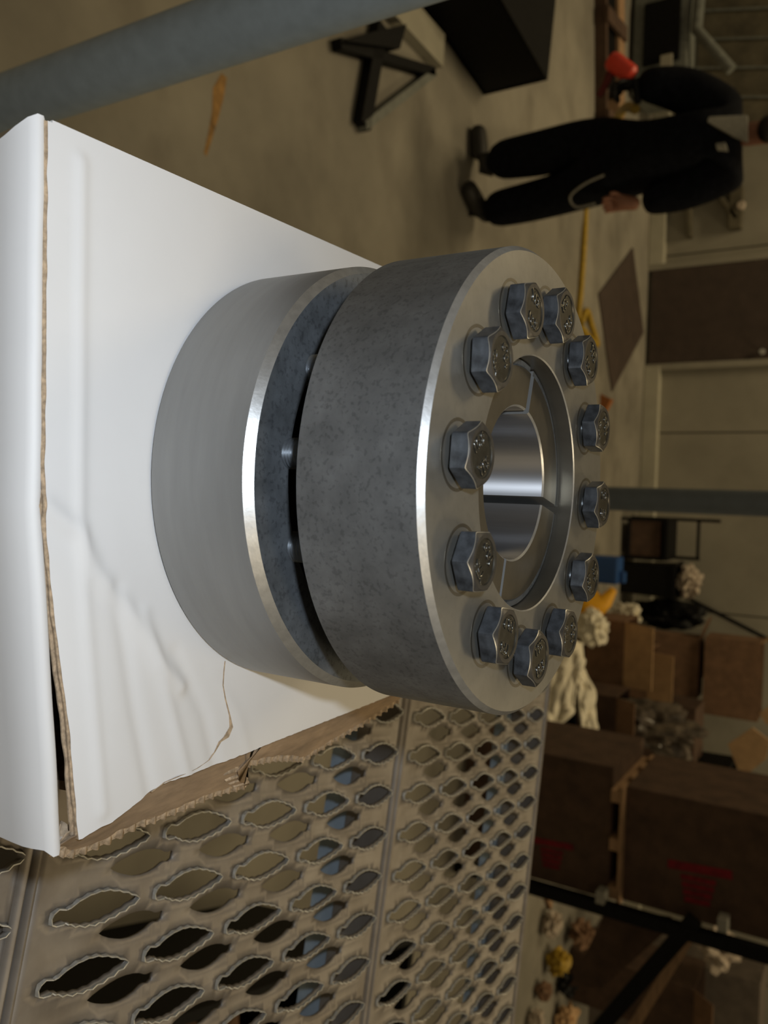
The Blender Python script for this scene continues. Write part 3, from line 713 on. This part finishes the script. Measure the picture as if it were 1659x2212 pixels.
# shoes
for a, tx, ty in ((al, 1018, 292), (ar, 1014, 446)):
    toe = flo(tx, ty); heel = Vector((a.x, a.y+0.05, FLOOR)); dd = (toe-heel); dd.z = 0; dd = dd.normalized()
    skin_body('work_boot', [(lift(heel, FLOOR+0.055), (0.062, 0.055)), (lift(heel+dd*0.12, FLOOR+0.055), (0.064, 0.055)), (lift(heel+dd*0.25, FLOOR+0.045), (0.058, 0.045)), (a+Vector((0, 0, 0.02)), 0.085)], [(0, 1), (1, 2), (0, 3)], shoe, 2)
# hands
def hand(name, wrist, palm, dirf, side, mt, curl, label=None):
    dirf = dirf.normalized(); side = side.normalized(); nrm = dirf.cross(side).normalized()
    nodes = [(wrist, 0.040), (palm, (0.058, 0.036))]; edges = [(0, 1)]
    for k, (off, ln) in enumerate([(-0.033, 0.072), (-0.011, 0.082), (0.011, 0.078), (0.031, 0.062)]):
        b = palm+dirf*0.04+side*off; m_ = b+dirf*ln*0.45+nrm*curl*0.3; t_ = m_+dirf*ln*0.30*(1-curl*8)+nrm*(0.03+curl*0.6)
        n = len(nodes); nodes += [(b, 0.016), (m_, 0.013), (t_, 0.011)]; edges += [(1, n), (n, n+1), (n+1, n+2)]
    n = len(nodes); b = palm-side*0.035; nodes += [(b, 0.014), (b-side*0.022+dirf*0.03+nrm*0.015, 0.011), (b-side*0.02+dirf*0.055+nrm*0.03, 0.009)]; edges += [(1, n), (n, n+1), (n+1, n+2)]
    o = skin_body(name, nodes, edges, mt, 1)
    if label: o['label'] = label
hand('hand', wr-Vector((0, 0, 0.0)), wr+Vector((-0.01, -0.03, -0.10)), Vector((0.05, -0.25, -1)), Vector((1, 0.4, 0)), skin, 0.05)
gp = mp(1350, 186, -0.27)
hand('gloved_hand', wl, wl.lerp(gp, 0.75), (gp-wl), Vector((0.3, 1, 0)), blackp, 0.05, 'black glove gripping the red tool')
# looping cord at hip
bm = bmesh.new(); tube(bm, [p-PO for p in spline([mp(1305, 378, -0.22), mp(1262, 398, -0.22), mp(1232, 425, -0.20), mp(1245, 447, -0.16), mp(1285, 440, -0.18)])], 0.007, 8); obj('hanging_cord', bm, shirt, pm, 60)
# the tool
tl = thing('power_tool', 'bright red power tool held in the walking person gloved hand', 'tool', mp(1355, 168, -0.25)); TO = Vector(tl.location)
bm = bmesh.new(); a, b = mp(1368, 165, -0.27)-TO, mp(1318, 128, -0.30)-TO; tube(bm, [a, a.lerp(b, 0.1), a.lerp(b, 0.85), b], [0.030, 0.046, 0.050, 0.040], 20); obj('tool_housing', bm, red, tl, 40)
bm = bmesh.new(); tube(bm, [mp(1322, 150, -0.28)-TO, mp(1310, 180, -0.28)-TO, mp(1294, 208, -0.28)-TO], [0.024, 0.020, 0.016], 12); obj('tool_handle', bm, dred, tl, 40)
bm = bmesh.new(); tube(bm, [mp(1372, 170, -0.26)-TO, mp(1375, 200, -0.24)-TO, mp(1378, 225, -0.22)-TO], [0.022, 0.018, 0.018], 12); obj('side_grip', bm, blackp, tl, 40)

# ============================================================ CHAIR, BINS AND SMALL THINGS AT THE WALL
CY = 8.15
ch = thing('metal_chair', 'small black metal chair standing against the back wall', 'chair', (at(1365, 1160, CY).x, CY, FLOOR))
X0 = -0.19; X1 = 0.19
bm = bmesh.new(); box(bm, (0, 0, 0.43), (0.40, 0.40, 0.05), bev=0.01); obj('seat', bm, black, ch)
for x in (X0, X1):
    for y in (-0.18, 0.18):
        bm = bmesh.new(); top = 0.41 if y < 0 else (0.86 if x < 0 else 0.68); tube(bm, [(x, y, 0), (x, y, top)], 0.016, 8); obj('leg', bm, black, ch)
bm = bmesh.new(); tube(bm, [(X0, 0.18, 0.66), (X1, 0.18, 0.66)], 0.016, 8); obj('back_rail', bm, black, ch)
bm = bmesh.new(); box(bm, (0, -0.02, 0.22), (0.34, 0.3, 0.32)); obj('crate_basket', bm, cartond, ch)
bm = bmesh.new(); tube(bm, [(X0, -0.18, 0.08), (X1, -0.18, 0.08)], 0.016, 8); obj('stretcher', bm, black, ch)
def open_bin(name, label, cat, loc, sx, sy, hgt, mt, rot=0.0, taper=0.9, group=None):
    t = thing(name, label, cat, loc, rot, group); bm = bmesh.new()
    def ring(k, z, i): return [bm.verts.new((a*k*(sx/2-i), b*k*(sy/2-i), z)) for a, b in ((-1, -1), (1, -1), (1, 1), (-1, 1))]
    Rg = [ring(taper, 0, 0), ring(1, hgt, 0), ring(1, hgt, 0.015), ring(taper, 0.02, 0.015)]
    for a, b in zip(Rg, Rg[1:]):
        for k in range(4): bm.faces.new((a[k], a[(k+1) % 4], b[(k+1) % 4], b[k]))
    bm.faces.new(Rg[0][::-1]); bm.faces.new(Rg[3]); obj('bin_body', bm, mt, t)
    bm = bmesh.new()
    for a, b, c_, d_ in ((0, -sy/2, sx+0.02, 0.03), (0, sy/2, sx+0.02, 0.03), (-sx/2, 0, 0.03, sy+0.02), (sx/2, 0, 0.03, sy+0.02)): box(bm, (a, b, hgt), (c_, d_, 0.03))
    obj('rim', bm, mt, t); return t
def crumple(name, label, cat, loc, size, mt, seed, freq=2.2, amp=0.5, sub=4, group=None, kind=None):
    bm = bmesh.new(); bmesh.ops.create_icosphere(bm, subdivisions=sub, radius=1)
    mn = 9
    for v in bm.verts:
        p = v.co.normalized(); n = noise.noise(p*freq+Vector((seed, 0, 0))); n2 = abs(noise.noise(p*freq*2.3+Vector((0, seed, 0))))
        v.co = Vector((p.x*size[0], p.y*size[1], p.z*size[2]))*(1+amp*n-amp*0.9*n2)
        mn = min(mn, v.co.z)
    for v in bm.verts: v.co.z -= mn; 
    o = obj(name, bm, mt, None, 25); o.location = loc; tag(o, label, cat, group)
    if kind: o['kind'] = kind
    return o
bnl = (at(1365, 1246, CY).x, CY, FLOOR)
open_bin('waste_bin', 'tall black waste bin beside the black chair, paper piled on it', 'bin', bnl, 0.32, 0.34, 0.52, blackp)
crumple('crumpled_paper', 'pale crumpled paper heaped on top of the tall black bin', 'paper', (bnl[0], CY, FLOOR+0.50), (0.15, 0.15, 0.11), paperm, 3, 3.0, 0.5)
# orange wedge near far floor
q = flo(1296, 868)
bm = bmesh.new(); prism(bm, [(-0.07, 0, 0), (0.10, 0, 0), (0.08, 0, 0.05), (-0.02, 0, 0.10)], (0, 0.08, 0)); o = obj('orange_block', bm, mat('dull_orange', (0.34, 0.12, 0.03), 0.8)); o.location = q; tag(o, 'small dull orange block on the floor behind the bolts', 'block')
def tilted(name, label, cat, Y, pts, depth, mt, group=None, rest=None):
    """a board or bundle standing at depth Y: outline on its own plane, given real thickness"""
    ps = [at(x, y, Y) for x, y in pts]; c = sum(ps, Vector())/len(ps); mnz = min(p.z for p in ps)
    bm = bmesh.new(); prism(bm, [p-c for p in ps], (0, depth, 0)); o = obj(name, bm, mt); o.location = c; tag(o, label, cat, group); return o

# ============================================================ CARTON PILE (right side)
def open_carton(label, loc, size, rot=0.0, flaps=(), mt=carton, mtf=cartonl, group='brown cartons in the heap', closed=False, name='carton'):
    """flaps: list of (side, angle from horizontal outward, length)"""
    t = thing(name, label, 'carton', loc, rot, group); w_, d_, h_ = size; th = 0.006
    for nm, c, s in (('side_panel', (0, -d_/2, h_/2), (w_, th, h_)), ('side_panel', (0, d_/2, h_/2), (w_, th, h_)), ('side_panel', (-w_/2, 0, h_/2), (th, d_-th, h_)), ('side_panel', (w_/2, 0, h_/2), (th, d_-th, h_)), ('bottom_panel', (0, 0, th/2), (w_-th, d_-th, th))):
        bm = bmesh.new(); box(bm, c, s); obj(nm, bm, mt, t)
    if closed:
        bm = bmesh.new(); box(bm, (0, -d_/4, h_+th/2), (w_, d_/2-0.003, th)); obj('flap', bm, mt, t)
        bm = bmesh.new(); box(bm, (0, d_/4, h_+th/2), (w_, d_/2-0.003, th)); obj('flap', bm, mt, t)
    for side, ang, ln in flaps:
        a = math.radians(ang); co, si = math.cos(a)*ln, math.sin(a)*ln; bm = bmesh.new()
        if side == 'f': P_ = [(-w_/2, -d_/2, h_), (w_/2, -d_/2, h_), (w_/2-0.01, -d_/2-co, h_+si), (-w_/2+0.01, -d_/2-co, h_+si)]; n = (0, si*th/ln, co*th/ln+0.0005)
        if side == 'b': P_ = [(-w_/2, d_/2, h_), (w_/2, d_/2, h_), (w_/2-0.01, d_/2+co, h_+si), (-w_/2+0.01, d_/2+co, h_+si)]; n = (0, -si*th/ln, co*th/ln+0.0005)
        if side == 'l': P_ = [(-w_/2, -d_/2, h_), (-w_/2, d_/2, h_), (-w_/2-co, d_/2-0.01, h_+si), (-w_/2-co, -d_/2+0.01, h_+si)]; n = (si*th/ln, 0, co*th/ln+0.0005)
        if side == 'r': P_ = [(w_/2, -d_/2, h_), (w_/2, d_/2, h_), (w_/2+co, d_/2-0.01, h_+si), (w_/2+co, -d_/2+0.01, h_+si)]; n = (-si*th/ln, 0, co*th/ln+0.0005)
        prism(bm, P_, n); obj('flap', bm, mtf, t)
    return t
def redmark(t, w_, d_, h_, cx, cz, s):
    bm = bmesh.new()
    box(bm, (cx+0.05*s, -d_/2-0.0045, cz+0.03*s), (0.09*s, 0.002, 0.62*s), Matrix.Rotation(math.radians(-4), 3, 'Y'))
    for k in range(4): box(bm, (cx+(0.16+k*0.075)*s, -d_/2-0.0045, cz+0.02*s), (0.055*s, 0.002, (0.34-0.03*k)*s), Matrix.Rotation(math.radians(-3), 3, 'Y'))
    obj('red_print', bm, rprint, t, label='dark red printed mark')
# rack stack (two big cartons one over the other)
SY = 4.55
lx0, lx1 = at(1230, 1640, SY).x, at(1230, 1918, SY).x
zt = at(1322, 1800, SY).z; hh = zt-FLOOR-0.012
lw = lx1-lx0
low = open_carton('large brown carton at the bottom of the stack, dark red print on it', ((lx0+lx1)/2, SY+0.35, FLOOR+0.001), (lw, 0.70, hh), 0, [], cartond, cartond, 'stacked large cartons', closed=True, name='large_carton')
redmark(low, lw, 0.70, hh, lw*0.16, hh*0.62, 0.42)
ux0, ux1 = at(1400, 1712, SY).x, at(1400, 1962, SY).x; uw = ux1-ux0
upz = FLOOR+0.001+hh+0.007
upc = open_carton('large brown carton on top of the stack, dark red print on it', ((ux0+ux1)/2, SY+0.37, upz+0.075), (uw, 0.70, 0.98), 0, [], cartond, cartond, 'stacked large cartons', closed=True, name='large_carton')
redmark(upc, uw, 0.70, 0.98, uw*0.02, 0.40, 0.55)
bm = bmesh.new(); box(bm, (uw*0.36, -0.353, 0.9), (0.10, 0.004, 0.06)); obj('green_label', bm, green, upc)
# pallet between the cartons
pt = thing('wood_pallet', 'thin wooden pallet between the two stacked cartons', 'pallet', ((ux0+ux1)/2, SY+0.33, upz))
for y in (-0.33, -0.11, 0.11, 0.30):
    bm = bmesh.new(); box(bm, (0, y, 0.065), (uw*1.02, 0.10, 0.018)); obj('deck_board', bm, pine, pt)
for x in (-uw/2+0.05, 0, uw/2-0.05):
    bm = bmesh.new(); box(bm, (x, -0.01, 0.028), (0.07, 0.72, 0.055)); obj('stringer', bm, pine, pt)
# black rack upright, brace
rk = thing('rack_frame', 'black steel rack upright with diagonal brace beside the stacked cartons', 'rack', (at(1300, 1950, SY-0.1).x+0.005, SY-0.1, FLOOR))
RO = Vector(rk.location)
bm = bmesh.new(); box(bm, (0.02, 0, 1.3), (0.075, 0.06, 2.6), bev=0.004); obj('upright', bm, black, rk)
a, b = at(1478, 2012, SY-0.1)-RO, at(1270, 2250, SY-0.1)-RO
bm = bmesh.new(); dd = b-a; box(bm, (a+b)/2, (dd.length+0.2, 0.05, 0.085), Matrix.Rotation(-math.atan2(dd.z, dd.x), 3, 'Y'), bev=0.004); obj('diagonal_brace', bm, black, rk)
a, b = at(1490, 2022, SY-0.02)-RO, at(1340, 2262, SY-0.02)-RO
bm = bmesh.new(); dd = b-a; box(bm, (a+b)/2, (dd.length, 0.03, 0.055), Matrix.Rotation(-math.atan2(dd.z, dd.x), 3, 'Y')); obj('wooden_strut', bm, pine, rk, label='pale wooden strut')
for x_, y_ in ((1296, 1940), (1560, 2000)):
    p = at(x_, y_, SY-0.14)-RO; bm = bmesh.new(); box(bm, (p.x, 0.0, p.z), (0.07, 0.085, 0.05)); obj('white_tag', bm, shirt, rk)
# right of the rack: leaning carton panel, paper, boxes, debris
tilted('cardboard_sheet', 'dark brown carton panel leaning behind the black brace', 'sheet', 4.9, [(1312, 1962), (1450, 1985), (1440, 2010), (1300, 2135), (1230, 2130)], 0.03, cartond)
k = 0
for (x, y, s, m_, lb) in [(1180, 2070, 0.11, yel, 'yellow-brown crumpled packing paper on the floor'), (1172, 1990, 0.10, paperm, 'pale crumpled packing paper beside the rack upright'), (1225, 2010, 0.12, carton, 'brown torn packing heap below the rack'), (1158, 2135, 0.08, carton, 'brown torn packing heap near the grating'), (1140, 2195, 0.08, paperm, 'pale torn packing heap near the grating'), (1200, 2195, 0.12, cartonl, 'tan torn packing heap right of the grating'), (1205, 2120, 0.10, blackp, 'black crumpled scrap on the floor')]:
    q = flo(x, y); k += 1
    crumple('packing_scrap', lb, 'scrap', (q.x, q.y, FLOOR), (s, s, s*0.8), m_, k*3.1, 2.6, 0.6, 3, 'packing scraps on the floor')
for (x, y, ang, ln, lb) in [(1176, 1935, 35, 0.3, 'pine stick lying among the scraps by the grating')]:
    q = flo(x, y); bm = bmesh.new(); box(bm, (0, 0, 0.02), (ln, 0.05, 0.035), Matrix.Rotation(math.radians(ang), 3, 'Z')); o = obj('wood_stick', bm, pine); o.location = (q.x, q.y, FLOOR+0.001); tag(o, lb, 'stick')

# the middle heap, about 6 to 7 m away
def heap_carton(label, x0, y0, x1, y1, Y, depth, zb=None, flaps=(), mt=carton, mtf=cartonl, rot=0.0, closed=False):
    """front face between pixel columns y0..y1 and heights x0..x1 at depth Y"""
    A_, B_ = at(x0, y0, Y), at(x0, y1, Y); top = at(x1, (y0+y1)/2, Y).z; bot = A_.z if zb is None else zb
    return open_carton(label, ((A_.x+B_.x)/2, Y+depth/2, bot), (B_.x-A_.x, depth, top-bot), rot, flaps, mt, mtf, closed=closed), top
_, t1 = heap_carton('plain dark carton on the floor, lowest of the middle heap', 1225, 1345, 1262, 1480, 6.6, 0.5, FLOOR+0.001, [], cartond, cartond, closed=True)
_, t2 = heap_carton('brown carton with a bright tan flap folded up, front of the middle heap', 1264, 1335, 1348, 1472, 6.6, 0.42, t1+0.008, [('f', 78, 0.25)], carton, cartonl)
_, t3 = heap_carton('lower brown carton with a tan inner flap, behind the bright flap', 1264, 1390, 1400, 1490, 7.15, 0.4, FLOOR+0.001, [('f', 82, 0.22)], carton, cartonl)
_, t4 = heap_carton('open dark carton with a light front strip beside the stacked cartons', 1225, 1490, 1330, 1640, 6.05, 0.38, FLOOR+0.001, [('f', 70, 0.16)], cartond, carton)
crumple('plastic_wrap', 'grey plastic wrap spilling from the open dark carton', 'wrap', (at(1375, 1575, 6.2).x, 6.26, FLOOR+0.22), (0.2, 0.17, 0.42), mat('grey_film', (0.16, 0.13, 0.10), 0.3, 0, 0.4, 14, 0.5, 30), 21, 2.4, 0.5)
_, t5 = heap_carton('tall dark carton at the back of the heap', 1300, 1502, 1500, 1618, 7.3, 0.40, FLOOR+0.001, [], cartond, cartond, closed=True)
_, t7 = heap_carton('wide dark carton carrying the highest carton of the heap', 1380, 1365, 1508, 1490, 7.82, 0.22, FLOOR+0.001, [('l', 20, 0.2)], carton, carton, closed=True)
_, t6 = heap_carton('brown carton perched highest in the heap, flap bent outward at its left', 1512, 1375, 1640, 1540, 7.78, 0.30, t7+0.06, [('l', 60, 0.2)], carton, cartonl)
tilted('tan_flap_board', 'bright tan board standing on its corner at the top of the heap', 'board', 6.9, [(1572, 1608), (1625, 1572), (1662, 1600), (1655, 1640), (1602, 1682)], 0.02, cartonl)
tilted('tan_flap_board', 'tan board strip at the right edge above the heap', 'board', 7.0, [(1640, 1540), (1700, 1500), (1700, 1560), (1655, 1565)], 0.02, cartonl)
open_bin('steel_tote', 'large dark tote standing behind the stacked cartons', 'bin', (at(1450, 1706, 7.2).x, 7.62, FLOOR), 0.40, 0.45, 1.15, black)
for (x, y, Y, s, lb) in [(1482, 1574, 7.1, 0.05, 'small white scrap on the tall dark carton'), (1412, 1622, 6.4, 0.035, 'tiny white scrap beside the plastic wrap')]:
    q = at(x, y, Y); crumple('white_scrap', lb, 'scrap', q, (s, s, s*1.2), paperm, x, 3, 0.4, 2)
q = at(1300, 1625, 5.9)
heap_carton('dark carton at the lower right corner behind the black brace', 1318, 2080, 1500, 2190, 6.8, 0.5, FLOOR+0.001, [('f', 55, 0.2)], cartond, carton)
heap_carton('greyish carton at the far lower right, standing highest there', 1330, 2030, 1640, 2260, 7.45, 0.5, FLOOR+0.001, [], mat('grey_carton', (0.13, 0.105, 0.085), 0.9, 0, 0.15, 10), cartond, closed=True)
crumple('crumpled_paper', 'pinkish pale paper bulging above the dark carton at the right', 'paper', at(1500, 2035, 6.95), (0.16, 0.16, 0.16), paperm, 8, 2.0, 0.5)
tilted('carton_strip', 'bent tan carton strip lying against the top of the stack', 'carton strip', 5.3, [(1330, 1728), (1345, 1700), (1392, 1668), (1420, 1650), (1450, 1690), (1405, 1680), (1352, 1722)], 0.05, cartonl)
# black bag, leaning bar
crumple('trash_bag', 'black trash bag slumped behind the heap by the wall', 'bag', (at(1400, 1322, 8.3).x, 8.32, FLOOR), (0.15, 0.2, 0.36), blackp, 5, 1.8, 0.35)
crumple('trash_bag', 'taller black trash bag at the wall behind the highest carton', 'bag', (at(1420, 1408, 8.3).x, 8.34, FLOOR), (0.20, 0.2, 0.55), blackp, 15, 1.8, 0.35)
a, b = at(1520, 1300, 8.58), at(1680, 1392, 8.58)
bm = bmesh.new(); bx_ = Vector((a.x-0.25, 8.58, FLOOR)); tube(bm, [Vector((0, 0, 0.01)), b-bx_], 0.02, 8); o = obj('steel_bar', bm, black); o.location = bx_; tag(o, 'thin black bar leaning at the wall above the heap', 'bar')
# blue, yellow things
q = flo(1283, 1228); bm = bmesh.new(); box(bm, (0, 0, 0.12), (0.24, 0.2, 0.24), bev=0.02); box(bm, (0.06, 0, 0.26), (0.1, 0.08, 0.05), bev=0.01); o = obj('plastic_crate', bm, blup); o.location = (q.x, q.y, FLOOR); tag(o, 'small blue plastic container seen just over the bolts', 'container')
q = flo(1232, 1298)
bm = bmesh.new(); tube(bm, [(0, 0, 0), (0, 0, 0.02), (0.02, 0, 0.22), (-0.03, 0, 0.30), (-0.13, 0, 0.36)], [0.12, 0.14, 0.13, 0.06, 0.03], 14); o = obj('plastic_jug', bm, yelb, None, 50); o.location = (q.x, q.y, FLOOR); tag(o, 'bright yellow-orange plastic jug between the coupling and the cartons', 'jug')
# white plastic sheet, draped in folds (a real crumpled sheet with thickness)
def sheet(label, pts_px, Y0, seed):
    grid = []; nu, nv = 26, 14
    L0, L1 = pts_px
    bm = bmesh.new()
    for i in range(nu+1):
        t = i/nu; row = []
        k = t*(len(L0)-1); j = min(int(k), len(L0)-2); f = k-j
        a = Vector(L0[j]).lerp(Vector(L0[j+1]), f); b = Vector(L1[j]).lerp(Vector(L1[j+1]), f)
        for m in range(nv+1):
            s = m/nv; p = a.lerp(b, s); Y = Y0+0.12*s+0.05*noise.noise(Vector((t*6, s*4, seed)))
            row.append(bm.verts.new(at(p.x, p.y, Y)))
        grid.append(row)
    for i in range(nu):
        for m in range(nv): bm.faces.new((grid[i][m], grid[i+1][m], grid[i+1][m+1], grid[i][m+1]))
    o = obj('plastic_sheet', bm, film, None, 35); md = o.modifiers.new('s', 'SOLIDIFY'); md.thickness = 0.02; tag(o, label, 'plastic sheet'); return o
sheet('crumpled cream-white plastic sheet hanging in front of the cartons', ([(1180, 1560), (1178, 1500), (1195, 1440), (1215, 1400), (1235, 1385)], [(1205, 1565), (1240, 1535), (1245, 1480), (1262, 1425), (1258, 1388)]), 5.5, 2)
sheet('narrow arm of cream-white plastic beside the black bucket', ([(1262, 1605), (1252, 1560), (1246, 1500), (1238, 1450)], [(1292, 1600), (1288, 1540), (1282, 1490), (1258, 1445)]), 5.74, 5)
crumple('plastic_wrap', 'cream-white plastic bundle behind the yellow jug', 'wrap', at(1240, 1352, 6.2), (0.15, 0.1, 0.12), film, 11, 2.6, 0.5)
crumple('plastic_wrap', 'small pale plastic bundle on top near the yellow jug', 'wrap', at(1318, 1322, 7.2), (0.10, 0.08, 0.14), film, 31, 2.6, 0.5)
q = at(1225, 1580, 5.75)
bm = bmesh.new(); lathe(bm, [(0.11, 0), (0.14, 0.27), (0.15, 0.27), (0.15, 0.29), (0.13, 0.29), (0.10, 0.02)], 32); bmesh.ops.create_circle(bm, cap_ends=True, segments=32, radius=0.11, matrix=Matrix.Translation((0, 0, 0.01)))
o = obj('black_bucket', bm, blackp, None, 40); o.location = (q.x, 5.75, FLOOR); tag(o, 'round black bucket beside the white plastic sheet', 'bucket')
# dark bin added under the grating so that its holes look black
open_bin('hole_backing_bin', 'dark bin added on the floor to blacken the holes of the grating', 'bin', (2.06, 1.46, FLOOR), 1.15, 1.85, 0.75, black, math.radians(-16.4))
crumple('packing_scrap', 'brown packing heap inside the added dark bin', 'scrap', (2.2, 1.7, FLOOR+0.022), (0.35, 0.4, 0.3), carton, 44, 2.4, 0.6, 3)
